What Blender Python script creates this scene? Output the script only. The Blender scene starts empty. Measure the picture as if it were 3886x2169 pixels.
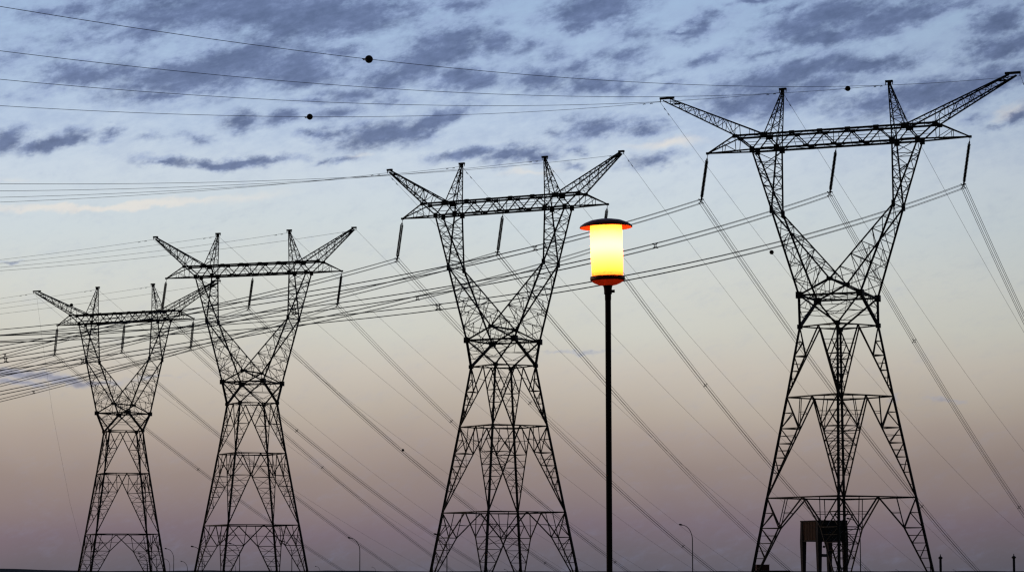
import bpy, bmesh, math, random
from mathutils import Vector, Matrix
R = math.radians
random.seed(7)
sc = bpy.context.scene
COL = sc.collection
EYE = 1.7                                   # camera height above the ground

# ------------------------------------------------------------------ camera
PITCH, ROLL = 0.105258805, -0.00175611
cam_d = bpy.data.cameras.new("camera"); cam = bpy.data.objects.new("camera", cam_d); COL.objects.link(cam)
cam_d.sensor_width = 36.0; cam_d.lens = 36.0 * 10472.0 / 3886.0
cam_d.clip_start = 0.5; cam_d.clip_end = 20000
_r = Vector((1, 0, 0)); _f = Vector((0, math.cos(PITCH), math.sin(PITCH))); _u = Vector((0, -math.sin(PITCH), math.cos(PITCH)))
_rr = _r * math.cos(ROLL) + _u * math.sin(ROLL); _uu = _u * math.cos(ROLL) - _r * math.sin(ROLL)
m = Matrix((_rr, _uu, -_f)).transposed().to_4x4(); m.translation = Vector((0, 0, EYE)); cam.matrix_world = m
sc.camera = cam

# ------------------------------------------------------------------ view, exposure
sc.view_settings.view_transform = 'Standard'; sc.view_settings.look = 'None'
sc.view_settings.exposure = 0; sc.view_settings.gamma = 1
sc.cycles.max_bounces = 8
sc.cycles.filter_width = 1.3

# ------------------------------------------------------------------ node helper
def lin(c):
    return tuple((v/255/12.92 if v/255 <= 0.04045 else ((v/255+0.055)/1.055)**2.4) for v in c)
class NT:
    def __init__(self, tree): self.t = tree; self.n = tree.nodes; self.l = tree.links
    def node(self, typ, **kw):
        n = self.n.new(typ)
        for k, v in kw.items(): setattr(n, k, v)
        return n
    def put(self, sock, v):
        if hasattr(v, 'links') or hasattr(v, 'is_linked'): self.l.new(v, sock)
        else: sock.default_value = v
    def math(self, op, a, b=0.0, c=0.0, clamp=False):
        n = self.node('ShaderNodeMath', operation=op); n.use_clamp = clamp
        for i, v in enumerate((a, b, c)): self.put(n.inputs[i], v)
        return n.outputs[0]
    def vmath(self, op, a, b=(0, 0, 0)):
        n = self.node('ShaderNodeVectorMath', operation=op)
        self.put(n.inputs[0], a); self.put(n.inputs[1], b); return n.outputs[0]
    def mapping(self, v, loc=(0, 0, 0), rot=(0, 0, 0), scale=(1, 1, 1), typ='POINT'):
        n = self.node('ShaderNodeMapping', vector_type=typ); self.put(n.inputs[0], v)
        n.inputs[1].default_value = loc; n.inputs[2].default_value = rot; n.inputs[3].default_value = scale
        return n.outputs[0]
    def noise(self, v, scale, detail=4, rough=0.5, dist=0.0, color=False):
        n = self.node('ShaderNodeTexNoise'); self.put(n.inputs['Vector'], v)
        n.inputs['Scale'].default_value = scale; n.inputs['Detail'].default_value = detail
        n.inputs['Roughness'].default_value = rough; n.inputs['Distortion'].default_value = dist
        return n.outputs['Color' if color else 'Fac']
    def ramp(self, f, stops, interp='LINEAR'):
        n = self.node('ShaderNodeValToRGB'); e = n.color_ramp.elements; n.color_ramp.interpolation = interp
        while len(e) < len(stops): e.new(0.5)
        for el, (p, c) in zip(e, stops): el.position = p; el.color = (*c, 1)
        self.put(n.inputs[0], f); return n.outputs[0]
    def smooth(self, v, lo, hi, tolo=0.0, tohi=1.0):
        n = self.node('ShaderNodeMapRange', interpolation_type='SMOOTHSTEP'); self.put(n.inputs[0], v)
        for i, q in enumerate((lo, hi, tolo, tohi)): n.inputs[1+i].default_value = q
        return n.outputs[0]
    def mix(self, f, a, b, typ='MIX'):
        n = self.node('ShaderNodeMix', data_type='RGBA', blend_type=typ); self.put(n.inputs[0], f)
        self.put(n.inputs[6], a if not isinstance(a, tuple) else (*a, 1)); self.put(n.inputs[7], b if not isinstance(b, tuple) else (*b, 1))
        return n.outputs[2]

# ------------------------------------------------------------------ sky: dusk glow by elevation, broken cloud deck, dim behind
SUN_EL, SUN_AZ = R(2.0), R(-62.0)           # the last light comes from the left
def sky_dir(px, py):                        # direction (azimuth, elevation in degrees) of a cloud seen in the photograph
    x = (px-1288)/6942.0; v = (719-py)/6942.0
    y = math.cos(PITCH) - v*math.sin(PITCH); z = math.sin(PITCH) + v*math.cos(PITCH)
    return math.degrees(math.atan2(x, y)), math.degrees(math.atan2(z, math.hypot(x, y)))
world = bpy.data.worlds.new("World"); sc.world = world; world.use_nodes = True
W = NT(world.node_tree); W.n.clear()
tc = W.node('ShaderNodeTexCoord'); sep = W.node('ShaderNodeSeparateXYZ'); W.l.new(tc.outputs['Generated'], sep.inputs[0])
az = W.math('DEGREES', W.math('ARCTAN2', sep.outputs[0], sep.outputs[1]))
el = W.math('DEGREES', W.math('ARCSINE', sep.outputs[2]))
cmb = W.node('ShaderNodeCombineXYZ'); W.l.new(az, cmb.inputs[0]); W.l.new(el, cmb.inputs[1]); P = cmb.outputs[0]
wob = W.math('MULTIPLY_ADD', W.math('SUBTRACT', W.noise(P, 0.22, 3, 0.5), 0.5), 1.1, el)   # bands of the afterglow are not ruled lines
sky_stops = [(-1, (84, 86, 98)), (0.1, (91, 92, 105)), (0.4, (98, 96, 108)), (1.0, (112, 103, 117)), (1.65, (130, 119, 124)), (2.2, (141, 129, 129)), (2.9, (161, 149, 145)), (3.4, (175, 165, 157)),
             (4.3, (193, 186, 178)), (5.05, (200, 200, 193)), (6.0, (204, 207, 204)), (7.3, (200, 210, 216)), (8.5, (199, 211, 224)), (9.4, (185, 202, 224)), (10.5, (168, 190, 219)),
             (12.0, (154, 181, 214)), (20.0, (130, 158, 203)), (40.0, (84, 112, 165)), (90.0, (48, 72, 122))]
# two ramps so that the low, quickly changing part has fine stops
low = [(max(0.0, (e+1)/14.0), lin(c)) for e, c in sky_stops if e <= 12.0]
high = [((e-12)/78.0, lin(c)) for e, c in sky_stops if e >= 12.0]
rl = W.ramp(W.math('DIVIDE', W.math('ADD', wob, 1.0), 14.0, clamp=True), low)
rh = W.ramp(W.math('DIVIDE', W.math('SUBTRACT', el, 12.0), 78.0, clamp=True), high)
sky = W.mix(W.smooth(el, 11.8, 12.2), rl, rh)
def streak(v, ang, sx, sy, loc=(0, 0, 0)):   # coordinates stretched along a slope rising to the right
    return W.mapping(v, loc, (0, 0, R(ang)), (1/sx, 1/sy, 1), 'TEXTURE')
# domain warp: every cloud outline is torn by turbulence
w1 = W.vmath('SUBTRACT', W.noise(streak(P, 10, 0.7, 1.1, (0, 0, 0)), 0.9, 2, 0.5, color=True), (0.5, 0.5, 0.5))
w2 = W.vmath('SUBTRACT', W.noise(streak(P, 12, 0.8, 1.3, (7, 3, 0)), 3.4, 6, 0.62, color=True), (0.5, 0.5, 0.5))
PW = W.vmath('ADD', P, W.vmath('ADD', W.vmath('MULTIPLY', w1, (0.9, 0.55, 0)), W.vmath('MULTIPLY', w2, (0.62, 0.3, 0))))
# cloud masses: (x, y, half width, half height, tilt, density)
CLOUDS = [(640,22,380,48,3,1),(800,42,240,45,3,1),(350,80,85,30,10,.75),(985,10,55,16,8,.8),(105,32,42,16,22,.75),(185,28,50,17,8,.85),(165,108,95,34,12,.6),(325,120,45,22,10,.55),(250,92,70,24,8,.55),
 (500,188,175,46,12,1),(620,142,125,42,10,1),(745,168,135,44,5,1),(360,222,70,13,5,.8),(400,252,70,14,3,.8),(800,150,65,36,0,.9),(215,186,85,30,6,.95),(300,176,65,28,0,.85),(30,150,50,25,20,.6),(60,240,50,14,8,.4),(110,215,40,14,10,.45),
 (705,96,24,11,15,.7),(850,118,60,16,5,.75),(840,72,50,10,5,.6),(1125,98,92,32,16,1),(1090,148,115,36,20,1),(975,190,76,28,10,.95),(1165,206,85,24,5,.95),(1240,115,55,32,15,.9),(1150,14,85,20,5,.8),(1260,60,40,20,15,.6),
 (880,232,115,20,3,.72),(790,252,70,12,0,.65),(960,252,60,14,4,.6),(610,306,38,22,0,.85),(710,304,58,18,10,.95),(850,284,62,18,10,.72),(820,345,44,13,10,.85),(960,338,105,27,8,1),(1090,306,95,22,24,.95),(1150,285,40,16,20,.8),
 (26,344,44,20,16,1),(140,352,62,18,12,1),(270,340,32,16,30,.72),(490,342,38,13,0,.62),(380,351,28,8,8,.5),(540,409,135,11,0,.95),(400,412,42,7,6,.75),(620,408,100,12,0,.95),(800,414,24,6,20,.55),(865,406,34,8,12,.65),
 (1160,393,84,14,6,.95),(1282,392,54,16,10,.95),(1500,30,115,33,10,.95),(1455,62,52,18,15,.8),(1900,5,64,10,5,.75),(1770,62,74,20,24,.85),(1710,82,44,8,8,.75),
 (2250,50,155,32,15,1),(2080,52,145,36,15,1),(2090,98,76,18,5,.95),(1985,30,54,18,20,.8),(2400,25,90,16,12,.8),(2524,45,66,28,20,.95),(2502,120,85,28,15,1),(2565,100,40,26,0,.9),(1570,146,54,23,10,.82),(1455,172,84,18,15,.68),(1590,90,74,22,12,.6),(1380,150,50,20,15,.6),(1320,120,50,24,15,.65),
 (1770,148,54,14,15,.85),(1930,130,84,14,8,.72),(1985,195,155,33,12,1),(2170,170,125,22,10,1),(1940,250,125,28,5,.95),(1830,260,66,23,8,.85),(2330,245,145,36,10,1),(2480,205,66,28,15,1),(2190,272,95,23,5,.88),(2560,190,50,24,10,.85),(2060,225,90,24,8,.9),
 (1360,202,74,23,5,.85),(1490,215,84,28,0,.85),(1640,190,64,15,6,.6),(1570,222,66,18,5,.75),(1700,215,50,14,8,.6),(1520,322,84,18,6,.85),(1612,320,54,14,4,.78),(1400,335,20,12,10,.6),(1440,300,30,12,15,.5),
 (1330,390,74,16,10,.78),(1440,414,32,9,6,.6),(1450,374,34,11,10,.7),(1645,405,62,17,9,.7),(2560,290,32,17,20,.95),(2500,315,32,9,10,.6),(2440,300,36,10,12,.5),
 (90,944,130,10,-4,.95),(30,964,50,7,-3,.85),(210,952,70,7,-3,.8),(380,950,42,5,4,.5),(1455,882,75,3.5,-2,.5),(2385,1002,34,7,-12,.42),(2245,1000,26,5,25,.38),(10,660,26,4,0,.45)]
WARM = [(260,516,380,11,4,.9),(45,444,70,13,-8,.4),(620,500,150,14,5,.5),(1680,362,120,18,4,.7),(1330,430,90,10,4,.55),(2545,278,60,22,15,.7),(900,395,60,8,8,.5)]
def masses(rows, k):
    acc = None
    for (x, y, rx, ry, ang, amp) in rows:
        a, e = sky_dir(x, y)
        mp = W.mapping(PW, (a, e, 0), (0, 0, R(ang)), (rx*k/121.2, ry*k/121.2, 1), 'TEXTURE')
        g = W.node('ShaderNodeTexGradient', gradient_type='SPHERICAL'); W.l.new(mp, g.inputs[0])
        v = W.math('MULTIPLY', g.outputs['Fac'], amp)
        acc = v if acc is None else W.math('SMOOTH_MAX', acc, v, 0.12)
    return acc
D = masses(CLOUDS, 2.15)
# out of the photograph's view the same broken deck goes on
deck = W.math('MULTIPLY', W.noise(streak(P, 10, 0.5, 1, (0, 0, 0)), 0.45, 6, 0.55), W.smooth(el, 7.5, 11.0))
far_az = W.smooth(W.math('ABSOLUTE', az), 11.2, 13.5)
far_el = W.smooth(el, 12.3, 13.5)
outside = W.math('MAXIMUM', far_az, far_el)
D = W.math('MAXIMUM', D, W.math('MULTIPLY', W.math('MULTIPLY', deck, outside), 1.15))
fb = W.noise(streak(P, 13, 0.72, 1.5, (0, 0, 0)), 1.75, 9, 0.63)
fs = W.noise(streak(P, 17, 0.72, 1.45, (3, 9, 0)), 6.0, 7, 0.64)
Dn = W.math('ADD', D, W.math('ADD', W.math('MULTIPLY', W.math('SUBTRACT', fb, 0.5), 0.85), W.math('MULTIPLY', W.math('SUBTRACT', fs, 0.5), 0.5)))
thin = W.smooth(el, 4.6, 7.0, 0.68, 1.0)
cover = W.math('MULTIPLY', W.math('MULTIPLY', W.smooth(Dn, 0.03, 0.78), W.smooth(D, 0.0, 0.2)), thin)
core = W.smooth(Dn, 0.26, 0.82)
tex = W.noise(streak(P, 15, 0.65, 1.45, (1, 4, 0)), 3.2, 8, 0.66)
tex2 = W.noise(streak(P, 18, 0.6, 1.35, (5, 2, 0)), 1.1, 5, 0.6)
shade = W.math('ADD', W.math('MULTIPLY', core, 0.62), W.math('ADD', W.math('MULTIPLY', W.math('SUBTRACT', tex, 0.5), 1.7), W.math('MULTIPLY', W.math('SUBTRACT', tex2, 0.5), 1.3)), 0, clamp=False)
ccol = W.ramp(W.math('ADD', shade, 0.1, clamp=True), [(0.0, lin((140, 158, 198))), (0.3, lin((114, 132, 174))), (0.62, lin((94, 111, 153))), (1.0, lin((78, 95, 136)))])
veil = W.math('MULTIPLY', W.smooth(W.math('ADD', fb, W.math('MULTIPLY', fs, 0.4)), 0.42, 0.85), W.smooth(el, 7.6, 9.8, 0.0, 0.42))   # thin high veil between the clouds
sky = W.mix(veil, sky, lin((150, 170, 205)))
warm = masses(WARM, 1.6)
sky = W.mix(W.smooth(warm, 0.15, 0.75, 0, 0.8), sky, lin((226, 221, 215)))
sky = W.mix(W.math('MULTIPLY', cover, 0.94), sky, ccol)
# the sky away from the afterglow is far darker
aw = W.math('MULTIPLY', W.smooth(W.math('ABSOLUTE', az), 16.0, 95.0, 1.0, 0.07), W.smooth(az, 2.5, 14.0, 1.0, 0.80))
ew = W.smooth(el, 14.0, 60.0, 1.0, 0.25)
sky = W.vmath('SCALE', sky); scl = sky.node; W.put(scl.inputs['Scale'], W.math('MULTIPLY', aw, ew))
nish = W.node('ShaderNodeTexSky', sky_type='NISHITA'); nish.sun_disc = False; nish.sun_elevation = SUN_EL; nish.sun_rotation = SUN_AZ
ns = W.vmath('SCALE', nish.outputs[0]); ns.node.inputs['Scale'].default_value = 0.02
total = W.vmath('ADD', sky, ns)
bg = W.node('ShaderNodeBackground'); W.l.new(total, bg.inputs[0]); bg.inputs[1].default_value = 1.0
wo = W.node('ShaderNodeOutputWorld'); W.l.new(bg.outputs[0], wo.inputs[0])

# ------------------------------------------------------------------ sun: faint, low, warm
sd = bpy.data.lights.new("sun", 'SUN'); sd.energy = 0.28; sd.angle = R(3); sd.color = (1, 0.72, 0.5)
so = bpy.data.objects.new("sun", sd); COL.objects.link(so)
so.rotation_euler = Vector((-math.sin(SUN_AZ)*math.cos(SUN_EL), -math.cos(SUN_AZ)*math.cos(SUN_EL), -math.sin(SUN_EL))).to_track_quat('-Z', 'Y').to_euler()

# ------------------------------------------------------------------ materials
def mat(name, c1, c2, rough=0.6, metal=0.0, scale=3.0, bump=0.0, detail=5):
    mt = bpy.data.materials.new(name); mt.use_nodes = True; t = NT(mt.node_tree)
    b = t.n['Principled BSDF']; co = t.node('ShaderNodeTexCoord').outputs['Object']
    f = t.noise(co, scale, detail, 0.6)
    t.l.new(t.mix(t.smooth(f, 0.35, 0.65), c1, c2), b.inputs['Base Color'])
    b.inputs['Roughness'].default_value = rough; b.inputs['Metallic'].default_value = metal
    if bump:
        bn = t.node('ShaderNodeBump'); bn.inputs['Strength'].default_value = bump; t.l.new(f, bn.inputs['Height']); t.l.new(bn.outputs[0], b.inputs['Normal'])
    return mt
M = {}
M['steel'] = mat('weathered_steel', (0.042, 0.042, 0.044), (0.024, 0.024, 0.026), 0.7, 0.0, 0.8)
M['insulator'] = mat('glazed_insulator', (0.014, 0.011, 0.010), (0.008, 0.007, 0.007), 0.6, 0.0, 6)
M['wire'] = mat('stranded_conductor', (0.05, 0.05, 0.052), (0.035, 0.035, 0.037), 0.7, 0.0, 2)
M['ball'] = mat('faded_marker_ball', (0.035, 0.016, 0.012), (0.02, 0.01, 0.009), 0.6, 0.0, 4)
M['pole'] = mat('grey_lamp_pole', (0.035, 0.035, 0.04), (0.022, 0.022, 0.026), 0.6, 0.0, 2)
M['black'] = mat('black_painted_post', (0.010, 0.008, 0.008), (0.018, 0.012, 0.010), 0.85, 0.0, 9, 0.1)
M['cap'] = mat('red_brown_enamel', (0.30, 0.05, 0.03), (0.20, 0.036, 0.022), 0.5, 0.0, 8, 0.1)
M['concrete'] = mat('weathered_concrete', (0.065, 0.062, 0.072), (0.04, 0.038, 0.046), 0.9, 0.0, 0.7, 0.2)
M['panel'] = mat('brown_panel', (0.085, 0.042, 0.03), (0.055, 0.028, 0.022), 0.85, 0.0, 0.8, 0.2)  # brown tone of the tank's side face
M['slate'] = mat('dark_blue_panel', (0.03, 0.035, 0.05), (0.018, 0.022, 0.035), 0.8, 0.0, 0.7, 0.2)
M['brick'] = mat('dull_red_brick', (0.16, 0.06, 0.05), (0.10, 0.04, 0.035), 0.9, 0.0, 2, 0.2)
M['earth'] = mat('dry_grass_earth', (0.045, 0.042, 0.028), (0.025, 0.026, 0.018), 1.0, 0.0, 0.05, 0.3)
M['hill'] = mat('wooded_ridge', (0.022, 0.025, 0.022), (0.012, 0.014, 0.014), 1.0, 0.0, 0.02)

# ------------------------------------------------------------------ mesh helpers
class MB:
    def __init__(self): self.v = []; self.f = []
    def box(self, c, sx, sy, sz, ax=None):
        c = Vector(c); ax = ax or (Vector((1, 0, 0)), Vector((0, 1, 0)), Vector((0, 0, 1))); b = len(self.v)
        for i in (-1, 1):
            for j in (-1, 1):
                for k in (-1, 1): self.v.append(c + ax[0]*i*sx/2 + ax[1]*j*sy/2 + ax[2]*k*sz/2)
        self.f += [tuple(b+q for q in t) for t in ((0, 1, 3, 2), (4, 6, 7, 5), (0, 4, 5, 1), (2, 3, 7, 6), (0, 2, 6, 4), (1, 5, 7, 3))]
    def prism(self, p, q, prof):                 # prof: closed outline in the plane across p->q
        p, q = Vector(p), Vector(q); d = (q-p)
        if d.length < 1e-4: return
        d.normalize(); a = d.cross(Vector((0, 0, 1)) if abs(d.z) < 0.92 else Vector((0, 1, 0))).normalized(); c = d.cross(a)
        b = len(self.v); n = len(prof)
        for e in (p, q): self.v += [e + a*x + c*y for x, y in prof]
        for i in range(n): self.f.append((b+i, b+(i+1) % n, b+n+(i+1) % n, b+n+i))
        self.f.append(tuple(b+i for i in reversed(range(n)))); self.f.append(tuple(b+n+i for i in range(n)))
    def bar(self, p, q, w, k=1.1):
        w *= k                                   # rolled steel angle for the heavy members, flat bar for the light ones
        if w >= 0.1:
            t = w*0.22; h = w/2
            self.prism(p, q, [(-h, -h), (h, -h), (h, -h+t), (-h+t, -h+t), (-h+t, h), (-h, h)])
            self.prism(p, q, [(-h*.3, -h*.3), (h*.9, -h*.3), (h*.9, h*.9), (-h*.3, h*.9)])
        else:
            h = w/2; self.prism(p, q, [(-h, -h), (h, -h), (h, h), (-h, h)])
    def poly(self, pts, w):
        for a, b in zip(pts, pts[1:]): self.bar(a, b, w)
    def tube(self, pts, r, n=6, caps=True):
        pts = [Vector(p) for p in pts]; b = len(self.v); k = len(pts)
        rs = r if isinstance(r, (list, tuple)) else [r]*k
        for i, p in enumerate(pts):
            d = (pts[min(i+1, k-1)] - pts[max(i-1, 0)]).normalized()
            a = d.cross(Vector((0, 0, 1)) if abs(d.z) < 0.95 else Vector((0, 1, 0))).normalized(); c = d.cross(a)
            for j in range(n):
                th = 2*math.pi*j/n; self.v.append(p + (a*math.cos(th) + c*math.sin(th))*rs[i])
        for i in range(k-1):
            for j in range(n): self.f.append((b+i*n+j, b+i*n+(j+1) % n, b+(i+1)*n+(j+1) % n, b+(i+1)*n+j))
        if caps: self.f.append(tuple(b+j for j in reversed(range(n)))); self.f.append(tuple(b+(k-1)*n+j for j in range(n)))
    def lathe(self, prof, n=32, o=(0, 0, 0)):    # prof: (radius, z)
        o = Vector(o); b = len(self.v)
        for r_, z in prof:
            for j in range(n):
                th = 2*math.pi*j/n; self.v.append(o + Vector((r_*math.cos(th), r_*math.sin(th), z)))
        for i in range(len(prof)-1):
            for j in range(n): self.f.append((b+i*n+j, b+i*n+(j+1) % n, b+(i+1)*n+(j+1) % n, b+(i+1)*n+j))
    def build(self, name, material, parent=None, smooth=False):
        me = bpy.data.meshes.new(name); me.from_pydata([tuple(v) for v in self.v], [], self.f)
        bm = bmesh.new(); bm.from_mesh(me); bmesh.ops.recalc_face_normals(bm, faces=bm.faces); bm.to_mesh(me); bm.free()
        if smooth:
            for p in me.polygons: p.use_smooth = True
        me.materials.append(material)
        o = bpy.data.objects.new(name, me); COL.objects.link(o)
        if parent: o.parent = parent
        return o
def tag(o, label=None, cat=None, group=None, kind=None):
    for k, v in (('label', label), ('category', cat), ('group', group), ('kind', kind)):
        if v: o[k] = v
    return o
def empty(name, loc, rz=0.0, label=None, cat=None, group=None):
    o = bpy.data.objects.new(name, None); COL.objects.link(o); o.location = loc; o.rotation_euler = (0, 0, rz); o.empty_display_size = 0.5
    return tag(o, label, cat, group)
def lp(a, b, t): return Vector(a).lerp(Vector(b), t)
def zig(mb, a0, a1, b0, b1, ts, w, horiz=True, first=0, cross=False):
    A = [lp(a0, a1, t) for t in ts]; B = [lp(b0, b1, t) for t in ts]
    for i in range(len(ts)):
        if horiz and 0 < i < len(ts)-1: mb.bar(A[i], B[i], w)
        if i+1 < len(ts):
            if cross: mb.bar(A[i], B[i+1], w); mb.bar(B[i], A[i+1], w)
            elif (i+first) % 2 == 0: mb.bar(A[i], B[i+1], w)
            else: mb.bar(B[i], A[i+1], w)
def lv(n, g=1.0): return [(i/n)**g for i in range(n+1)]

# ------------------------------------------------------------------ ground and far ridge
g = MB()
N = 72
g.v.append(Vector((0, 0, 0)))
rings = [40, 150, 400, 1000, 2500, 7000]
for r_ in rings:
    for j in range(N): g.v.append(Vector((r_*math.cos(2*math.pi*j/N), r_*math.sin(2*math.pi*j/N), 0)))
for j in range(N): g.f.append((0, 1+j, 1+(j+1) % N))
for i in range(len(rings)-1):
    for j in range(N): g.f.append((1+i*N+j, 1+(i+1)*N+j, 1+(i+1)*N+(j+1) % N, 1+i*N+(j+1) % N))
tag(g.build('ground', M['earth']), kind='structure')
hl = MB()
NX = 240
def ridge(x):
    base = 9.9 - 0.0012*max(0, x+150) + 3.0*math.exp(-((x+575)/85.0)**2) + 0.5*math.exp(-((x+330)/40.0)**2)
    return base + 0.16*math.sin(x*0.09) + 0.11*math.sin(x*0.31+1) + random.uniform(-0.12, 0.12) - (0.9 if x > -140 else 0)
for i in range(NX+1):
    x = -1500 + 3000*i/NX; h = ridge(x)
    hl.v += [Vector((x, 2850, 0.2)), Vector((x, 2960, h*0.7)), Vector((x, 3000, h)), Vector((x, 3300, h*0.8)), Vector((x, 3700, 0.2))]
for i in range(NX):
    for k in range(4): hl.f.append((i*5+k, (i+1)*5+k, (i+1)*5+k+1, i*5+k+1))
tag(hl.build('hills', M['hill']), kind='structure')

# ------------------------------------------------------------------ pylons
S = dict(ht=1.716, hp=6.991, ha=6.912, hB=1.769, xB=11.886, xC=8.357, xD=9.813, xE=6.844, xp=6.339, ds=1.081, de=2.2, dw=3.664, dv=3.503,
         xe=7.187, ze=-7.373, xw=3.591, zw=-17.492, zv=-15.735, ar=3.145, zr=-20.87, aa=4.25, za=-28.944, ab=5.937, zb=-40.373)
# x, y, height of the crossarm above the ground, yaw of the head, yaw of the body against the head, arm reach, long plate?, insulator lean and length
PYLONS = [
 (37.32, 313.82, 49.34+EYE, 22.93, 30.89, 21.474, True, -0.860, -5.47, 'large steel lattice pylon with long outer arms, tallest and rightmost', 'the tallest rightmost pylon'),
 (-1.19, 368.77, 49.02+EYE, 27.57, 30.77, 18.068, False, -0.854, -5.52, 'steel lattice pylon standing just left of the glowing lantern post', 'the pylon beside the lantern'),
 (-41.91, 444.14, 48.81+EYE, 19.61, 45.40, 18.068, False, -0.762, -5.35, 'steel lattice pylon with short outer arms, second from the left', 'the second pylon from the left'),
 (-74.08, 525.49, 48.71+EYE, 26.35, 45.18, 21.474, True, -0.583, -5.50, 'smallest and farthest steel lattice pylon with long outer arms, at far left', 'the smallest leftmost pylon')]

def build_pylon(i):
    X, Y, H0, u, dl, xa, longarm, lean, il, label, short = PYLONS[i]
    root = empty('lattice_pylon', (X, Y, 0), R(-u), label, 'power pylon', 'lattice pylons of the power line')
    st = M['steel']; zo = H0
    def P3(x, y, z): return Vector((x, y, z+zo))
    d = R(dl); cd, sd_ = math.cos(d), math.sin(d)
    def corner(k, a, z):                        # L, N, R, F going round
        cx, cy = ((-a, -a), (a, -a), (a, a), (-a, a))[k]
        return Vector((cx*cd + cy*sd_, -cx*sd_ + cy*cd, z+zo))
    zg = -zo; ag = S['ab'] + 0.148*(S['zb']-zg)
    levs = [(S['ar'], S['zr']), (S['aa'], S['za']), (S['ab'], S['zb']), (ag, zg)]
    C = [[corner(k, a, z) for k in range(4)] for a, z in levs]
    # legs
    for k in range(4):
        mb = MB(); mb.bar(C[0][k], C[1][k], 0.20); mb.bar(C[1][k], C[2][k], 0.225); mb.bar(C[2][k], C[3][k], 0.25)
        mb.box(C[0][k], .42, .42, .5); mb.build('leg', st, root)
    # belts with their plan bracing
    for li in range(3):
        mb = MB(); c = C[li]; mids = [lp(c[k], c[(k+1) % 4], .5) for k in range(4)]
        for k in range(4):
            mb.bar(c[k], c[(k+1) % 4], 0.14 if li else 0.13); mb.bar(mids[k], mids[(k+1) % 4], 0.075)
            a, b = c[k], c[(k+1) % 4]
            mb.bar(lp(a, b, .25), lp(c[k], c[(k+3) % 4], .25), 0.06)
        mb.build('belt_frame', st, root)
    # four braced faces: inverted V in each panel, secondary bracing out to the legs
    kink = {0: (0.42, 0.58), 1: (0.31, 0.66), 2: (0.32, 0.46)}
    tl = {0: [0.22, 0.42, 0.53, 0.63, 0.735, 0.84, 0.92], 1: [0.155, 0.31, 0.385, 0.46, 0.53, 0.60, 0.675, 0.75, 0.87], 2: [0.16, 0.32, 0.40, 0.48, 0.56, 0.64, 0.74, 0.86]}
    def diag(pi, k, side, t):                   # point of the main diagonal of face k, panel pi, towards its corner (side 0: k, 1: k+1)
        c0, c1 = C[pi], C[pi+1]; k2 = (k+1) % 4; ca, cb = (k, k2) if side == 0 else (k2, k)
        tk, fr = kink[pi]
        M0 = lp(c0[k], c0[k2], .5)
        legk = lp(c0[ca], c1[ca], tk); midk = lp(lp(c0[ca], c1[ca], tk), lp(c0[cb], c1[cb], tk), .5)
        if pi < 2: node = lp(M0, c1[ca], tk)
        else: node = lp(legk, midk, fr)
        return lp(M0, node, t/tk) if t <= tk else lp(node, c1[ca], (t-tk)/(1-tk))
    for k in range(4):
        mb = MB(); k2 = (k+1) % 4
        for pi in range(3):
            tk = kink[pi][0]
            for side in (0, 1):
                ca = k if side == 0 else k2; c0, c1 = C[pi], C[pi+1]
                leg = lambda t: lp(c0[ca], c1[ca], t)
                dg = lambda t: diag(pi, k, side, t)
                mb.bar(dg(0), dg(tk), 0.125); mb.bar(dg(tk), c1[ca], 0.125)
                main = [t for t in tl[pi] if t >= tk-1e-6]; main = main[::2] if len(main) > 4 else main
                sub = [t for t in tl[pi] if t not in main]
                mb.bar(leg(0), dg(tk), 0.105)
                mb.bar(leg(tk), dg(tk), 0.095)
                # upper triangle between leg and strut
                t2 = tl[pi][0]; q = lp(leg(0), dg(tk), t2/tk)
                mb.bar(leg(t2), q, 0.065); mb.bar(q, leg(tk), 0.075)
                # triangle between strut and belt
                bq = lp(c0[ca], lp(c0[k], c0[k2], .5), .52)
                if pi: mb.bar(bq, dg(tk), 0.075); mb.bar(lp(bq, dg(tk), .5), dg(tk*.5), 0.05)
                for a, b in zip(main, main[1:]):
                    mb.bar(leg(b), dg(b), 0.07); mb.bar(leg(a), dg(b), 0.07)
                for t in sub[1:]:
                    if t > tk: mb.bar(leg(t), dg(t), 0.052)
                # hip ties to the diagonal of the neighbouring face round the same leg
                ok = (k-1) % 4 if side == 0 else k2; os_ = 1 if side == 0 else 0
                if side == 0:
                    prev = None
                    for t in [tk]+main[1:]:
                        o2 = diag(pi, ok, os_, t); mb.bar(dg(t), o2, 0.06)
                        mb.bar(lp(dg(t), o2, .5), leg(t), 0.045)
                        if prev is not None: mb.bar(prev, o2, 0.048)
                        prev = dg(t)
                    mb.bar(diag(pi, k, 0, tk*.5), diag(pi, ok, 1, tk*.5), 0.05)
        mb.build('face_bracing', st, root)
    # waist: antiprism from the square body up to the square fork base
    wc = [P3(-S['xw'], -S['dw'], S['zw']), P3(S['xw'], -S['dw'], S['zw']), P3(S['xw'], S['dw'], S['zw']), P3(-S['xw'], S['dw'], S['zw'])]
    V = {-1: P3(0, -S['dv'], S['zv']), 1: P3(0, S['dv'], S['zv'])}
    mb = MB(); ring = C[0]                       # ring order L,N,R,F ; waist order Ln,Rn,Rf,Lf
    pairs = [(0, 0), (3, 0), (0, 1), (1, 1), (1, 2), (2, 2), (2, 3), (3, 3)]
    thick = {(0, 0), (3, 0), (1, 2), (2, 2)}
    for a, b in pairs: mb.bar(wc[a], ring[b], 0.27 if (a, b) in thick else 0.17)
    for k in range(4):
        k2 = (k+1) % 4; mb.bar(wc[k], wc[k2], 0.19)
        mb.bar(lp(wc[k], wc[k2], .5), lp(wc[k2], wc[(k2+1) % 4], .5), 0.07)
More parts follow.
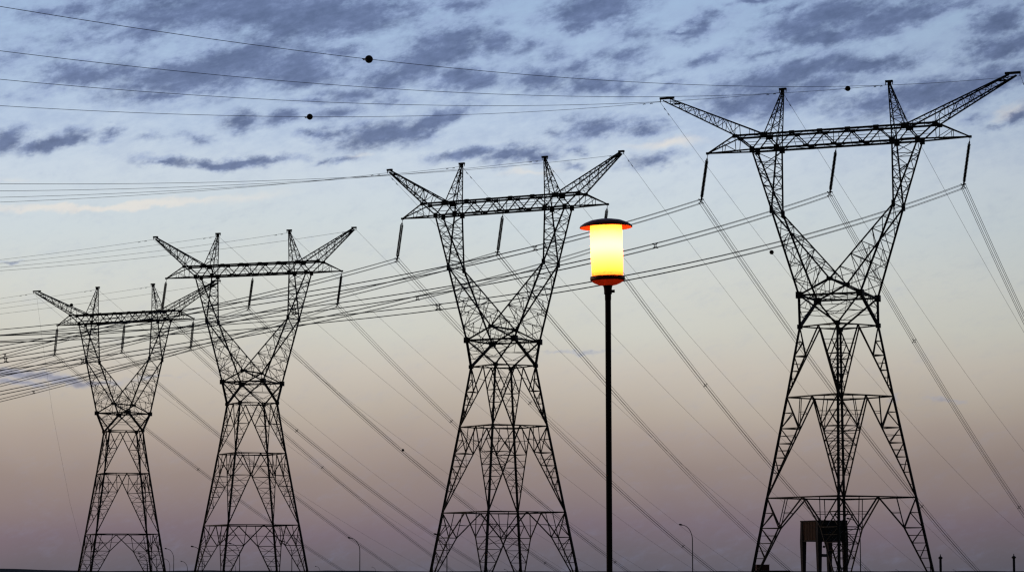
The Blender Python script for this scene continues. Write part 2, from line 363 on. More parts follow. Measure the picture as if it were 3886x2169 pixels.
    # small braces of the eight triangles
    for k in range(4):                           # upward triangles wc[k], wc[k+1], ring between
        k2 = (k+1) % 4; r_ = ring[(k+1) % 4]; mid = lp(wc[k], wc[k2], .5)
        for t in (.36, .68): mb.bar(lp(wc[k], r_, t), lp(wc[k2], r_, t), 0.062)
        mb.bar(mid, lp(wc[k], r_, .36), 0.07); mb.bar(mid, lp(wc[k2], r_, .36), 0.07); mb.bar(mid, lp(lp(wc[k], r_, .36), lp(wc[k2], r_, .36), .5), .045)
        mb.bar(lp(wc[k], r_, .36), lp(lp(wc[k], r_, .68), lp(wc[k2], r_, .68), .5), .05); mb.bar(lp(wc[k2], r_, .36), lp(lp(wc[k], r_, .68), lp(wc[k2], r_, .68), .5), .05)
        r2 = ring[k]                             # downward triangles ring[k], ring[k+1], wc[k]
        mb.bar(lp(ring[k], wc[k], .45), lp(ring[k2], wc[k], .45), 0.06)
    mb.bar(wc[0], wc[2], 0.06); mb.bar(wc[1], wc[3], 0.06)
    for k in range(4): mb.box(wc[k], .72, .72, .72) if k in (1, 3) else mb.box(wc[k], .6, .6, .75)
    for k in range(4): mb.box(ring[k], .5, .5, .5)
    # V node frame over the waist
    for s in (-1, 1):
        a, b = (wc[0], wc[1]) if s < 0 else (wc[3], wc[2])
        mb.bar(a, V[s], 0.17); mb.bar(b, V[s], 0.17); mb.bar(V[s], lp(a, b, .5), 0.06)
        mb.bar(lp(a, V[s], .5), lp(a, b, .3), .05); mb.bar(lp(b, V[s], .5), lp(a, b, .7), .05)
        mb.box(V[s], .62, .5, .42)
    mb.bar(V[-1], V[1], 0.2)
    for k in (0, 1): mb.bar(V[-1], lp(wc[k], wc[3-k], .5), .06); mb.bar(V[1], lp(wc[k], wc[3-k], .5), .06)
    mb.build('waist_frame', st, root)
    for sx in (-1, 1):
        E_ = {s: P3(sx*S['xe'], s*S['de'], S['ze']) for s in (-1, 1)}
        Wc = {s: P3(sx*S['xw'], s*S['dw'], S['zw']) for s in (-1, 1)}
        # lower limb of the fork
        mb = MB()
        ts = [0, .17, .33, .5, .67, .84, 1]
        for s in (-1, 1):
            mb.bar(E_[s], Wc[s], 0.18); mb.bar(E_[s], V[s], 0.15)
            for a, b in zip(ts[1:], ts[2:]):
                pa, qa, pb, qb = lp(E_[s], Wc[s], a), lp(E_[s], V[s], a), lp(E_[s], Wc[s], b), lp(E_[s], V[s], b)
                mb.bar(pa, qa, .065)
                if b < 1: mb.bar(qa, pb, .068)
                else: mb.bar(pa, lp(Wc[s], V[s], .5), .07); mb.bar(qa, lp(Wc[s], V[s], .5), .07)
                if a >= .5: mm = lp(pa, qa, .5); mb.bar(mm, lp(pb, qb, .28), .048); mb.bar(mm, pb, .045)
        zig(mb, E_[-1], Wc[-1], E_[1], Wc[1], lv(5), .066, True, 0, False)
        zig(mb, E_[-1], V[-1], E_[1], V[1], lv(6), .058, True, 0, False)
        for t in (.33, .67):
            a = [lp(E_[-1], Wc[-1], t), lp(E_[-1], V[-1], t), lp(E_[1], V[1], t), lp(E_[1], Wc[1], t)]
            mb.bar(a[0], a[2], .045); mb.bar(a[1], a[3], .045)
        for s in (-1, 1): mb.box(E_[s], .36, .36, .75)
        mb.bar(E_[-1], E_[1], .09)
        mb.build('fork_limb', st, root)
        # upper limb: four chords running together into the elbows
        mb = MB()
        Dc = {s: P3(sx*S['xD'], s*S['ds'], -.12) for s in (-1, 1)}; Ec = {s: P3(sx*S['xE'], s*S['ds'], -.12) for s in (-1, 1)}
        for s in (-1, 1):
            mb.bar(Dc[s], E_[s], .15); mb.bar(Ec[s], E_[s], .15)
            zig(mb, Dc[s], E_[s], Ec[s], E_[s], [0, .2, .4, .6, .8, 1], .07, True, 0 if s < 0 else 1)
        zig(mb, Dc[-1], E_[-1], Dc[1], E_[1], lv(7), .062, True, 0)
        zig(mb, Ec[-1], E_[-1], Ec[1], E_[1], lv(7), .062, True, 1)
        for t in (.2, .4, .6): mb.bar(lp(Dc[-1], E_[-1], t), lp(Ec[1], E_[1], t), .045)
        mb.build('upright_limb', st, root)
        # earth-wire peak
        mb = MB(); tx = sx*S['xp']; zt = S['hp']
        top = [P3(tx-sx*-.22, s*.12, zt-.12) for s in (-1, 1)]
        out = [P3(tx+sx*.05, s*.12, zt-.12) for s in (-1, 1)]; inn = [P3(tx-sx*.08, s*.12, zt-.12) for s in (-1, 1)]
        for q, s in enumerate((-1, 1)):
            o0 = P3(sx*(S['xC']), s*S['ds'], S['ht']); i0 = P3(sx*S['xE'], s*S['ds'], 0); it = P3(sx*(S['xp']-.1), s*.12, zt-.12)
            mb.bar(o0, out[q], .1); mb.bar(i0, it, .1)
            ii = lp(i0, it, .235)
            zig(mb, o0, out[q], ii, it, lv(6, .85), .058, True, q)
        for a0, a1, f in ((P3(sx*S['xC'], -S['ds'], S['ht']), out[0], 0), ):
            b0, b1 = P3(sx*S['xC'], S['ds'], S['ht']), out[1]; zig(mb, a0, a1, b0, b1, lv(6, .85), .05, True, 0)
        i0a, i0b = P3(sx*S['xE'], -S['ds'], 0), P3(sx*S['xE'], S['ds'], 0); ita, itb = P3(sx*(S['xp']-.1), -.12, zt-.12), P3(sx*(S['xp']-.1), .12, zt-.12)
        zig(mb, i0a, ita, i0b, itb, lv(7, .85), .05, True, 1)
        pk = mb.build('earth_wire_peak', st, root)
        mb = MB(); mb.box(P3(tx, 0, zt), .86, .34, .22); mb.box(P3(tx+.05*sx, 0, zt-.3), .36, .3, .42); mb.bar(P3(tx-.4, 0, zt), P3(tx-.4, 0, zt-.38), .07); mb.bar(P3(tx+.4, 0, zt), P3(tx+.4, 0, zt-.38), .07)
        mb.build('cap_plate', st, pk)
        # slanting outer arm for the earth wire
        mb = MB(); ha = S['ha']; pl = 1.75 if longarm else .8
        for s in (-1, 1):
            B_ = P3(sx*S['xB'], s*S['ds'], S['hB']); Cc = P3(sx*S['xC'], s*S['ds'], S['ht'])
            tb = P3(sx*(xa-.45 if longarm else xa-.35), s*.14, ha-.3); tt = P3(sx*(xa-pl*.75), s*.14, ha-.12)
            if not longarm: tt = P3(sx*(xa-.6), s*.14, ha-.12)
            mb.bar(B_, tb, .13); mb.bar(Cc, tt, .13)
            zig(mb, lp(B_, tb, .0), tb, lp(Cc, tt, .3), tt, lv(9, .95), .055, True, 0 if s < 0 else 1)
            mb.bar(B_, lp(Cc, tt, .3), .06); mb.bar(lp(Cc, tt, .15), lp(Cc, B_, .5), .05)
            if s < 0: keep = (B_, tb, Cc, tt)
            else:
                zig(mb, keep[0], keep[1], B_, tb, lv(10), .05, True, 0); zig(mb, keep[2], keep[3], Cc, tt, lv(11), .05, True, 1)
        mb.box(P3(sx*(xa-pl-.4), 0, ha-.62 if not longarm else ha-.78), .7, .3, .16)
        ar = mb.build('earth_wire_arm', st, root)
        mb = MB(); mb.box(P3(sx*(xa-pl*.5), 0, ha), pl, .36, .24); mb.bar(P3(sx*(xa-.05), 0, ha), P3(sx*(xa-.05), 0, ha-.42), .08)
        mb.build('end_plate', st, ar)
        # pyramid end of the crossarm carrying the outer insulator
        mb = MB(); A_ = P3(sx*15.6, 0, 0)
        for s in (-1, 1):
            B_ = P3(sx*S['xB'], s*S['ds'], S['hB']); D_ = P3(sx*S['xD'], s*S['ds'], 0)
            mb.bar(D_, A_, .15); mb.bar(B_, A_, .13); mb.bar(B_, D_, .13)
            q = lp(D_, A_, .36); mb.bar(B_, q, .06); mb.bar(lp(B_, A_, .45), q, .055); mb.bar(lp(B_, A_, .45), lp(D_, A_, .66), .055)
        for t in (.3, .6, .85):
            mb.bar(lp(P3(sx*S['xD'], -S['ds'], 0), A_, t), lp(P3(sx*S['xD'], S['ds'], 0), A_, t), .055)
            mb.bar(lp(P3(sx*S['xB'], -S['ds'], S['hB']), A_, t), lp(P3(sx*S['xB'], S['ds'], S['hB']), A_, t), .05)
        mb.box(A_, .34, .3, .26)
        mb.build('crossarm_tip', st, root)
    # crossarm box truss
    mb = MB(); tops = [-S['xB'], -S['xC'], -5.0, -1.65, 1.65, 5.0, S['xC'], S['xB']]; bots = [-S['xD'], -S['xE'], -3.3, 0, 3.3, S['xE'], S['xD']]
    TP = lambda x, s: P3(x, s*S['ds'], S['ht']); BP = lambda x, s: P3(x, s*S['ds'], 0)
    for s in (-1, 1):
        mb.bar(TP(tops[0], s), TP(tops[-1], s), .2); mb.bar(BP(bots[0], s), BP(bots[-1], s), .2)
        seq = [TP(tops[1], s), BP(bots[1], s), TP(tops[2], s), BP(bots[2], s), TP(tops[3], s), BP(bots[3], s), TP(tops[4], s), BP(bots[4], s), TP(tops[5], s), BP(bots[5], s), TP(tops[6], s)]
        for a, b in zip(seq, seq[1:]): mb.bar(a, b, .105)
        for a, b, c in zip(seq, seq[1:], seq[2:]): mb.bar(lp(a, b, .5), lp(b, c, .5), .052)
        for e in (-1, 1): mb.bar(TP(e*S['xC'], s), BP(e*S['xD'], s), .115); mb.bar(TP(e*S['xB'], s), BP(e*S['xD'], s), .12); mb.bar(BP(e*S['xE'], s), TP(e*S['xE']*1.0, s), .06)
        for e in (-1, 1):
            for t in (.35, .7): mb.bar(lp(TP(e*S['xC'], s), BP(e*S['xD'], s), t), lp(TP(e*S['xC'], s), BP(e*S['xE'], s), t), .05)
            mb.bar(lp(TP(e*S['xB'], s), BP(e*S['xD'], s), .5), lp(TP(e*S['xC'], s), BP(e*S['xD'], s), .5), .05)
        mb.bar(TP(0, s), BP(0, s), .06)
        # gusset plates at the nodes
        for x in tops[2:-2]: mb.box(TP(x, s) + Vector((0, s*.015, -.02)), .62, .16, .40)
        for x in bots[2:-2]: mb.box(BP(x, s) + Vector((0, s*.015, .06)), .66, .16, .36)
        for e in (-1, 1):
            mb.box(TP(e*S['xC'], s) + Vector((0, s*.02, -.08)), .84, .2, .58); mb.box(TP(e*S['xB'], s) + Vector((0, s*.02, -.05)), .56, .18, .42)
            mb.box(BP(e*S['xE'], s) + Vector((0, s*.02, .02)), .62, .2, .78); mb.box(BP(e*S['xD'], s) + Vector((0, s*.02, -.02)), .56, .2, .70)
    xs = [-S['xB']+i*S['xB']*2/14 for i in range(15)]
    for a, b in zip(xs, xs[1:]):
        k = xs.index(a); mb.bar(TP(a, -1 if k % 2 else 1), TP(b, 1 if k % 2 else -1), .052)
        if abs(a) <= S['xD']+.1 and abs(b) <= S['xD']+.1: mb.bar(BP(a, 1 if k % 2 else -1), BP(b, -1 if k % 2 else 1), .052)
    for x in tops: mb.bar(TP(x, -1), TP(x, 1), .07)
    for x in bots: mb.bar(BP(x, -1), BP(x, 1), .07)
    for x in (-5.0, -1.65, 1.65, 5.0): mb.bar(TP(x, -1), BP(x, 1), .042)
    mb.build('crossarm', st, root)
    return root
for i in range(4): build_pylon(i)

# ------------------------------------------------------------------ insulator strings
def loc2world(i, p):
    X, Y, H0, u = PYLONS[i][:4]; c, s = math.cos(R(u)), math.sin(R(u)); x, y, z = p
    return Vector((X + x*c + y*s, Y - x*s + y*c, H0 + z))
def build_insulator(lean, il):
    root = empty('insulator_string', (0, 0, 0)); L = math.hypot(lean, il); ax = Vector((lean, 0, il)).normalized(); xx = Vector((1, 0, 0)); xx = (xx - ax*ax.dot(xx)).normalized(); yy = ax.cross(xx)
    at = lambda d, y=0.0, x=0.0: ax*d + yy*y + xx*x
    mb = MB(); mb.bar(at(-.05), at(.42), .05); mb.bar(at(.42), at(.62), .11)
    mb.bar(at(.62, -.24), at(.62, .24), .09); mb.bar(at(.62, -.2), at(.62, .2), .07); mb.build('hanger_link', M['steel'], root)
    for y in (-.2, .2):
        mb = MB(); n = 28; d0, d1 = .78, L-.62
        prof = []
        for q in range(n):
            d = d0 + (d1-d0)*q/(n-1); prof += [(.075, d-.06), (.14, d-.03), (.145, d+.02), (.085, d+.05)]
        b = len(mb.v); k = 12
        mb.tube([at(.64, y), at(L-.5, y)], .03, 6)
        b = len(mb.v)
        for r_, d in prof:
            for j in range(k):
                th = 2*math.pi*j/k; mb.v.append(at(d, y) + xx*r_*math.cos(th) + yy*r_*math.sin(th))
        for a in range(len(prof)-1):
            for j in range(k): mb.f.append((b+a*k+j, b+a*k+(j+1) % k, b+(a+1)*k+(j+1) % k, b+(a+1)*k+j))
        mb.build('disc_string', M['insulator'], root)
    mb = MB(); c0 = Vector((lean, 0, il))
    mb.bar(at(L-.52, -.26), at(L-.52, .26), .12); mb.bar(at(L-.5), c0+Vector((0, 0, .1)), .14)
    for sx in (-1, 1):
        mb.bar(c0+Vector((0, 0, .12)), c0+Vector((sx*.23, 0, .23)), .07); mb.bar(c0+Vector((0, 0, -.05)), c0+Vector((sx*.23, 0, -.23)), .06)
        for sz in (-1, 1): mb.tube([c0+Vector((sx*.23, -.22, sz*.23)), c0+Vector((sx*.23, .22, sz*.23))], .06, 6)
    mb.bar(c0+Vector((0, 0, .12)), c0+Vector((0, 0, -.08)), .07)
    for sx in (-1, 1): mb.bar(c0+Vector((sx*.1, 0, .14)), c0+Vector((sx*.16, 0, -.2)), .05)
    mb.build('yoke_plate', M['steel'], root)
    return root
def copy_thing(o):
    c = o.copy(); COL.objects.link(c)
    for ch in list(o.children):
        q = ch.copy(); COL.objects.link(q); q.parent = c
    return c
POS = ('left', 'middle', 'right')
for i in range(4):
    proto = build_insulator(PYLONS[i][7], PYLONS[i][8])
    for k, x in enumerate((-15.6, 0.0, 15.6)):
        o = proto if k == 0 else copy_thing(proto)
        o.location = loc2world(i, (x, 0, -.12)); o.rotation_euler = (0, 0, R(-PYLONS[i][3]))
        tag(o, 'dark insulator string hanging from %s of %s' % (('left crossarm tip', 'crossarm centre', 'right crossarm tip')[k], ('rightmost pylon', 'second pylon from right', 'second pylon from left', 'leftmost pylon')[i]), 'insulator', 'insulator strings under the crossarms')

# ------------------------------------------------------------------ conductors and earth wires
# azimuth, slope and curvature of phases, slope and curvature of earth wires, for the span towards the camera (n) and away (f)
SPANS = {(0, 'n'): (214.15, -.2768, 1.2198e-3, -.1945, .9002e-3), (0, 'f'): (19.16, -.2732, .4665e-3, -.2285, .406e-3),
         (1, 'n'): (212.05, -.2611, .9562e-3, -.1923, .6504e-3), (1, 'f'): (19.33, -.3096, .6423e-3, -.2671, .4555e-3),
         (2, 'n'): (211.76, -.2773, 1.0847e-3, -.1999, .6552e-3), (2, 'f'): (19.45, -.3269, .7602e-3, -.2772, .4472e-3),
         (3, 'n'): (211.94, -.2635, .8359e-3, -.1943, .5383e-3), (3, 'f'): (15.00, -.2692, .3981e-3, -.2493, .3818e-3)}
SPACERS = {(0, 'n', 0): [35.1, 92], (0, 'n', 1): [38.8, 98.0], (0, 'n', 2): [42.4, 101.4], (1, 'n', 1): [45.8, 96.1], (1, 'n', 2): [43.5, 103.1], (3, 'n', 2): [43.6], (2, 'n', 0): [37.4],
           (0, 'f', 0): [48.6, 133.9], (0, 'f', 1): [49.5, 135.3], (1, 'f', 2): [51.0], (1, 'f', 0): [56, 142.7], (2, 'f', 2): [51.5, 148.2], (2, 'f', 0): [54.6], (3, 'f', 2): [76.7], (3, 'f', 0): [76.0], (2, 'f', 1): [148.7]}
BALLS = {(0, 'n', 3): [120.9], (0, 'n', 2): [10.3], (0, 'n', 0): [66.5], (0, 'f', 0): [54.4], (3, 'f', 3): [115.8], (3, 'n', 3): [42.0]}
def span_pts(p0, a, sl, cv, L, off=(0, 0), n=70):
    dx, dy = math.sin(R(a)), math.cos(R(a)); pts = []
    for q in range(n+1):
        s = L*q/n; z = p0.z + sl*s + .5*cv*s*s + off[1]
        if z < .6: break
        pts.append(Vector((p0.x + dx*s + dy*off[0], p0.y + dy*s - dx*off[0], z)))
    return pts
def span_at(p0, a, sl, cv, s):
    return Vector((p0.x + math.sin(R(a))*s, p0.y + math.cos(R(a))*s, p0.z + sl*s + .5*cv*s*s)), Vector((math.sin(R(a)), math.cos(R(a)), sl + cv*s)).normalized()
def frame(d):
    a = d.cross(Vector((0, 0, 1))).normalized(); return a, a.cross(d)
ARMS = ('left arm tip', 'left peak', 'right peak', 'right arm tip')
SHORT = ('rightmost pylon', 'second pylon from right', 'second pylon from left', 'leftmost pylon')
WAY = {'n': 'running left', 'f': 'sinking right'}
for (i, side), (a, sp, cp, sg, cg) in SPANS.items():
    L = 430 if side == 'n' else 420
    for k, x in enumerate((-15.6, 0.0, 15.6)):
        p0 = loc2world(i, (x + PYLONS[i][7], 0, PYLONS[i][8] - .12))
        root = empty('conductor_bundle', p0, 0, 'four-wire bundle from %s insulator of %s, %s' % (POS[k], SHORT[i], WAY[side]), 'power line', 'conductor bundles')
        z0 = Vector((0, 0, 0))
        for ox in (-.23, .23):
            for oz in (-.23, .23):
                mb = MB(); q = [p - p0 for p in span_pts(p0, a, sp, cp, L, (ox, oz))]; mb.tube(q, .028, 5); mb.build('wire', M['wire'], root, True)
        for s in SPACERS.get((i, side, k), []):
            c, d = span_at(z0, a, sp, cp, s); ax, up = frame(d); mb = MB()
            sq = [c + ax*e*.11 + up*f*.11 for e, f in ((-1, -1), (1, -1), (1, 1), (-1, 1))]
            for q in range(4): mb.bar(sq[q], sq[(q+1) % 4], .06)
            for e in (-1, 1):
                for f in (-1, 1):
                    mb.bar(c + ax*e*.11 + up*f*.11, c + ax*e*.23 + up*f*.23, .07); mb.tube([c + ax*e*.23 + up*f*.23 - d*.12, c + ax*e*.23 + up*f*.23 + d*.12], .055, 6)
            mb.build('spacer', M['steel'], root)
    xa = PYLONS[i][5]
    for k, (x, z) in enumerate(((-xa, S['ha']), (-S['xp'], S['hp']), (S['xp'], S['hp']), (xa, S['ha']))):
        p0 = loc2world(i, (x, 0, z-.4)); z0 = Vector((0, 0, 0))
        root = empty('earth_wire', p0, 0, 'thin earth wire from %s of %s, %s' % (ARMS[k], SHORT[i], WAY[side]), 'earth wire', 'earth wires')
        mb = MB(); mb.tube([p - p0 for p in span_pts(p0, a, sg, cg, L)], (.021 if side == 'n' else .018), 5); mb.build('wire', M['wire'], root, True)
        if side == 'n' or i < 2:
            for s in (2.0, 3.6):
                c, d = span_at(z0, a, sg, cg, s); mb = MB(); dn = Vector((0, 0, -.09))
                mb.tube([c+dn-d*.26, c+dn-d*.12], .045, 6); mb.tube([c+dn+d*.12, c+dn+d*.26], .045, 6); mb.tube([c+dn-d*.2, c+dn+d*.2], .014, 5); mb.bar(c, c+dn, .05)
                mb.build('vibration_damper', M['steel'], root)
        for s in BALLS.get((i, side, k), []):
            c, d = span_at(z0, a, sg, cg, s); mb = MB(); r_ = .30
            mb.lathe([(r_*math.sin(math.pi*q/14), -r_*math.cos(math.pi*q/14)) for q in range(15)], 24, c)
            mb.lathe([(r_*1.0, -.025), (r_*1.06, -.02), (r_*1.06, .02), (r_*1.0, .025)], 24, c)
            mb.build('marker_ball', M['ball'], root, True)
            mb = MB(); c2, d2 = span_at(z0, a, sg, cg, s + .62)
            mb.tube([c2 - d2*.2 + Vector((0, 0, -.03)), c2 + d2*.2 + Vector((0, 0, -.03))], .03, 6); mb.bar(c2+Vector((0, 0, .02)), c2+Vector((0, 0, -.11)), .07); mb.tube([c2-d2*.12+Vector((0, 0, -.11)), c2+d2*.12+Vector((0, 0, -.11))], .028, 6)
            mb.build('ball_clamp', M['steel'], root)
mb = MB(); pts = [(-91.9, 530, 57.0), (-91.3, 530, 52.5), (-90.3, 530, 45.8), (-88.4, 530, 33.6), (-86.6, 530, 25), (-84.8, 530, 16.4), (-82.4, 530, 7.6), (-80.2, 530, .4)]
mb.tube(pts, .013, 5); tag(mb.build('hanging_cable', M['wire'], None, True), 'very thin cable dropping steeply below the left arm of the leftmost pylon', 'cable')

# ------------------------------------------------------------------ lantern in the foreground
LX, LY = 1.5735, 45.0
lamp = empty('lantern_lamp', (LX, LY, 0), 0, 'glowing cylindrical lantern with a wide flat cap on a black post', 'street lamp')
mb = MB(); mb.lathe([(0, 0), (.16, 0), (.16, .05), (.09, .07), (.09, .62), (.062, .70), (.049, .75), (.0475, 6.20), (.052, 6.24), (.052, 6.36), (0, 6.36)], 28); mb.build('post', M['black'], lamp, True)
head = Vector((0, 0, 6.36)); TILT = R(-1.45)
def tilt(o): o.location = head; o.rotation_euler = (0, TILT, 0); return o
mb = MB(); mb.lathe([(.049, -.05), (.066, -.04), (.064, .0), (.066, .05), (.074, .085), (.088, .105)], 28); mb.box((.085, -.03, .0), .05, .04, .045); tilt(mb.build('collar', M['black'], lamp))
# bowl under the glass: thin translucent red-brown cover
def glow_mat(name, col, tr, scale=8):
    mt = bpy.data.materials.new(name); mt.use_nodes = True; t = NT(mt.node_tree); b = t.n['Principled BSDF']; out = t.n['Material Output']
    co = t.node('ShaderNodeTexCoord').outputs['Object']; f = t.noise(co, scale, 4, .6)
    c = t.mix(t.smooth(f, .3, .7), col, tuple(v*.7 for v in col)); t.l.new(c, b.inputs['Base Color']); b.inputs['Roughness'].default_value = .35
    ts = t.node('ShaderNodeBsdfTranslucent'); t.l.new(c, ts.inputs[0]); mx = t.node('ShaderNodeMixShader'); mx.inputs[0].default_value = tr
    t.l.new(b.outputs[0], mx.inputs[1]); t.l.new(ts.outputs[0], mx.inputs[2]); t.l.new(mx.outputs[0], out.inputs[0]); return mt, t, c, ts, b
mbowl = glow_mat('translucent_bowl', (0.024, 0.004, 0.002), .3)[0]
mb = MB(); mb.lathe([(.085, .098), (.15, .112), (.215, .138), (.258, .168), (.268, .185)], 48); tilt(mb.build('bowl', mbowl, lamp, True))
mb = MB(); mb.lathe([(.262, .18), (.284, .185), (.287, .215), (.284, .245), (.262, .25), (.262, .18)], 48); tilt(mb.build('rim', M['cap'], lamp, True))
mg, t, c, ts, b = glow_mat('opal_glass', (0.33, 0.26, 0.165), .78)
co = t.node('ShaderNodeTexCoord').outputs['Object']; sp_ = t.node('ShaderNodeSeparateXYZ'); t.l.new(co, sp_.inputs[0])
sp = t.noise(t.mapping(co, scale=(1, 1, 1.3)), 17, 3, .6)             # dead insects and dust at the foot, plus painted amber falloff of the glow
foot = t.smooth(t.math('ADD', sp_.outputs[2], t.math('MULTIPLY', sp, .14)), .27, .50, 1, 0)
grime_amber = t.math('MULTIPLY', foot, t.math('ADD', .5, t.math('MULTIPLY', t.smooth(sp, .50, .66), .5)), clamp=True)
brown = t.smooth(t.math('ADD', sp_.outputs[2], t.math('MULTIPLY', sp, .10)), .98, 1.18, 0, .8)   # amber fading of the glow, painted into the top of the glass
grime_amber = t.math('MAXIMUM', grime_amber, brown)
glass_tone = t.mix(grime_amber, (0.33, 0.26, 0.165), (0.10, 0.028, 0.006))  # foot dirt and painted glow falloff mixed into the glass colour
t.l.new(glass_tone, b.inputs['Base Color']); t.l.new(glass_tone, ts.inputs[0])
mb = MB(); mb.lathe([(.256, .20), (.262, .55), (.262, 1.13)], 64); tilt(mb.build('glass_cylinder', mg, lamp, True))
mb = MB(); mb.lathe([(.0, 1.20), (.13, 1.192), (.26, 1.168), (.36, 1.128), (.425, 1.085), (.436, 1.062), (.43, 1.052), (.40, 1.068), (.30, 1.10), (.15, 1.125), (0, 1.13)], 64); tilt(mb.build('cap', M['cap'], lamp, True))
ld = bpy.data.lights.new('bulb', 'POINT'); ld.energy = 430; ld.color = (1.0, .265, .040); ld.shadow_soft_size = .07
lo = bpy.data.objects.new('bulb', ld); COL.objects.link(lo); lo.parent = lamp; lo.location = head + Vector((-math.sin(-TILT)*.75, 0, .75))

# ------------------------------------------------------------------ curved street lamps along the road behind the pylons
STREET = [
 (40.4, 622, 13.69, 'tall curved street lamp standing between the lantern and the rightmost pylon'),
 (-37.6, 683, 11.77, 'tall curved street lamp in the open gap left of the central pylon'),
 (-14.7, 622, 11.67, 'curved street lamp seen through the left foot of the central pylon'),
 (-58.8, 739, 11.73, 'curved street lamp seen through the right foot of the second pylon from left'),
 (77.3, 616, 14.86, 'curved street lamp whose head shows just over the right of the water tank'),
 (-73.6, 748, 11.23, 'curved street lamp seen through the middle of the second pylon from left'),
 (-109.7, 898, 11.51, 'street lamp against the right foot of the leftmost pylon, tallest there'),
 (-79.9, 714, 10.07, 'street lamp half hidden at the left foot of the second pylon'),
 (-136.4, 1164, 9.08, 'small street lamp alone between the two leftmost pylons'),
 (-155.3, 1257, 10.75, 'street lamp with its head hidden at the right foot of the leftmost pylon'),
 (-115.0, 873, 9.85, 'leftmost street lamp, inside the right leg of the leftmost pylon'),
 (-125.2, 952, 9.29, 'street lamp just beneath the leftmost lamp head inside the leftmost pylon'),
 (-112.0, 873, 10.47, 'street lamp tucked against the back right leg of the leftmost pylon'),
 (-142.5, 1428, 10.03, 'tiny street lamp low inside the middle of the second pylon from left'),
 (-108.9, 1571, 8.63, 'tiny street lamp just right of the second pylon from the left'),
 (-96.8, 1964, 9.70, 'tiny street lamp midway between second pylon from left and central pylon'),
 (-136.4, 1571, 9.34, 'tiny street lamp low inside the left foot of the second pylon'),
 (48.9, 1900, 7.39, 'tiny street lamp tip between the central pylon and the lantern post'),
 (102.0, 1900, 7.24, 'tiny street lamp tip just left of the tall lamp by the lantern'),
 (157.4, 1900, 6.97, 'tiny street lamp tip left of the low flat-roofed building'),
 (265.3, 1900, 6.96, 'tiny street lamp tip inside the right foot of the rightmost pylon'),
 (304.5, 1900, 6.89, 'tiny street lamp tip between the two mushroom-capped posts'),
 (-2.9, 1900, 7.79, 'tiny street lamp tip low in the middle of the central pylon'),
 (-50.7, 1900, 8.77, 'tiny street lamp tip by the outer left leg of the central pylon')]
def build_street_lamp(h, big):
    root = empty('street_lamp', (0, 0, 0)); r0 = .11 if not big else .12
    mb = MB(); mb.tube([(0, 0, 0), (0, 0, .9), (0, 0, .92), (0, 0, h-3.6)], [r0*1.5, r0*1.5, r0*1.1, r0*.85], 8)
    mb.build('pole', M['pole'], root, True)
    mb = MB(); pts = [(0, 0, h-3.62)]
    for q in range(1, 15):
        th = q/14*math.pi*.47; pts.append((-2.3*(1-math.cos(th))*1.02, 0, h-3.6+3.35*math.sin(th)))
    mb.tube(pts, [r0*.85-.03*q/14 for q in range(15)], 8); mb.build('curved_arm', M['pole'], root, True)
    e = Vector(pts[-1]); mb = MB()
    d = Vector((-1, 0, .22)).normalized()
    mb.tube([e-d*.1, e+d*.12, e+d*.4, e+d*.75, e+d*.9], [.06, .11, .2, .17, .05], 10); mb.build('lamp_head', M['pole'], root, True)
    return root
for (x, y, h, label) in STREET:
    o = build_street_lamp(h, y > 1000); o.location = (x, y, 0); tag(o, label, 'street lamp', 'curved street lamps along the far road')

# ------------------------------------------------------------------ square water tank on four columns
TX, TY = 72.9, 640.0; TA = R(24.8); a = 7.85
tk = empty('water_tank', (72.13, 641.5, 0), TA, 'square concrete water tank on four tapering columns behind the rightmost pylon', 'water tank')
zb, zt = 9.95, 14.78
mb = MB(); mb.box((0, 0, (zb+zt)/2-.1), a-.5, a-.5, zt-zb-.35); mb.build('tank_body', M['slate'], tk)
mb = MB(); mb.box((0, 0, zt-.14), a+.12, a+.12, .28); mb.box((0, 0, zb+.12), a-.1, a-.1, .3); mb.build('roof_slab', M['concrete'], tk)
mb = MB(); mb.box((-a/2+.2, 0, (zb+zt)/2), .14, a-1.5, zt-zb-.7)
for q in range(5): mb.box((-a/2+.11, -a/2+1.4+q*1.26, (zb+zt)/2), .08, .1, zt-zb-.75)
mb.build('side_cladding', M['panel'], tk)['label'] = 'brown side panel of tank'
mb = MB(); mb.box((0, -a/2+.2, (zb+zt)/2), a-1.5, .14, zt-zb-.7)
for q in range(8): mb.box((-a/2+1.2+q*.78, -a/2+.12, (zb+zt)/2), .07, .06, zt-zb-.8)
mb.build('front_cladding', M['slate'], tk)
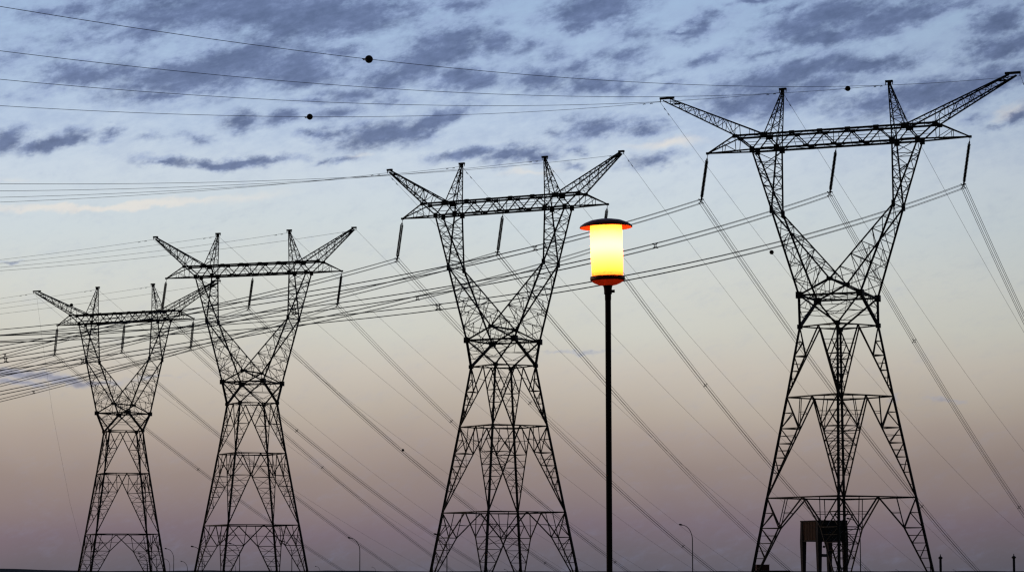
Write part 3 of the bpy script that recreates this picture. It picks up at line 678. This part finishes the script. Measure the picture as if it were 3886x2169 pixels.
for sx in (-1, 1):
    for sy in (-1, 1):
        mb = MB(); x, y = sx*(a/2-.42), sy*(a/2-.42); b_ = len(mb.v)
        for z, w, o_ in ((0, .7, 0.16), (zb, 1.1, 0), (zt-.2, .84, -.03)):
            for i_, j_ in ((-1, -1), (1, -1), (1, 1), (-1, 1)): mb.v.append(Vector((x-sx*o_*0+i_*w/2, y-sy*o_*0+j_*w/2, z)))
        for q in range(2):
            for j_ in range(4): mb.f.append((b_+q*4+j_, b_+q*4+(j_+1) % 4, b_+q*4+4+(j_+1) % 4, b_+q*4+4+j_))
        mb.f += [(b_+3, b_+2, b_+1, b_), (b_+8, b_+9, b_+10, b_+11)]
        mb.build('column', M['concrete'], tk)
mb = MB(); mb.bar((-a/2+.5, -a/2+.5, 6.75), (a/2-.5, a/2-.5, 6.75), .62); mb.build('tie_beam', M['concrete'], tk)
mb = MB(); mb.tube([(-a/2+1.3, -a/2+.25, 8.6), (-a/2+1.55, -a/2+.1, 8.75), (-a/2+1.75, -a/2-.05, 8.6)], [.12, .3, .22], 10); mb.build('floodlight', M['pole'], tk)

# ------------------------------------------------------------------ low flat-roofed building and mushroom-capped posts
bd = empty('low_building', (39.5, 424, 0), 0, 'low dark flat-roofed building at the bottom edge beside the rightmost pylon', 'building')
mb = MB(); mb.box((0, 0, 1.25), 5.1, 5.0, 2.5); mb.build('wall', M['slate'], bd)
mb = MB(); mb.box((0, 0, 2.63), 5.4, 5.4, .26); rf = mb.build('roof', M['slate'], bd)
mb = MB(); mb.box((-1.35, -.8, 3.18), 1.95, 1.6, .82); mb.box((-1.35, -.8, 3.63), 2.05, 1.7, .09); mb.build('brick_rooftop_box', M['brick'], rf)['label'] = 'dull red box on the roof'
mb = MB(); mb.box((.8, -2.52, 1.05), .9, .06, 2.1); mb.build('door', M['steel'], bd)
mb = MB(); mb.box((-1.1, -2.52, 1.5), 1.3, .06, .8); mb.build('window', M['slate'], bd)
def build_vent():
    r_ = empty('capped_post', (0, 0, 0))
    mb = MB(); mb.lathe([(0, 0), (.30, 0), (.27, .3), (.24, .5), (.225, 5.0), (.0, 5.0)], 16); mb.build('pipe', M['pole'], r_, True)
    mb = MB(); mb.lathe([(.22, 4.95), (.30, 5.0), (.42, 5.12), (.42, 5.2), (.26, 5.36), (.1, 5.46), (.07, 5.8), (0, 5.82)], 16); mb.build('cap', M['pole'], r_, True)
    return r_
v0 = build_vent(); v0.location = (77.17, 500, 0); tag(v0, 'grey pipe post with mushroom cap just right of the rightmost pylon', 'post', 'mushroom-capped posts')
v1 = copy_thing(v0); v1.location = (90.4, 500, .06); tag(v1, 'grey pipe post with mushroom cap at the lower right corner', 'post', 'mushroom-capped posts')
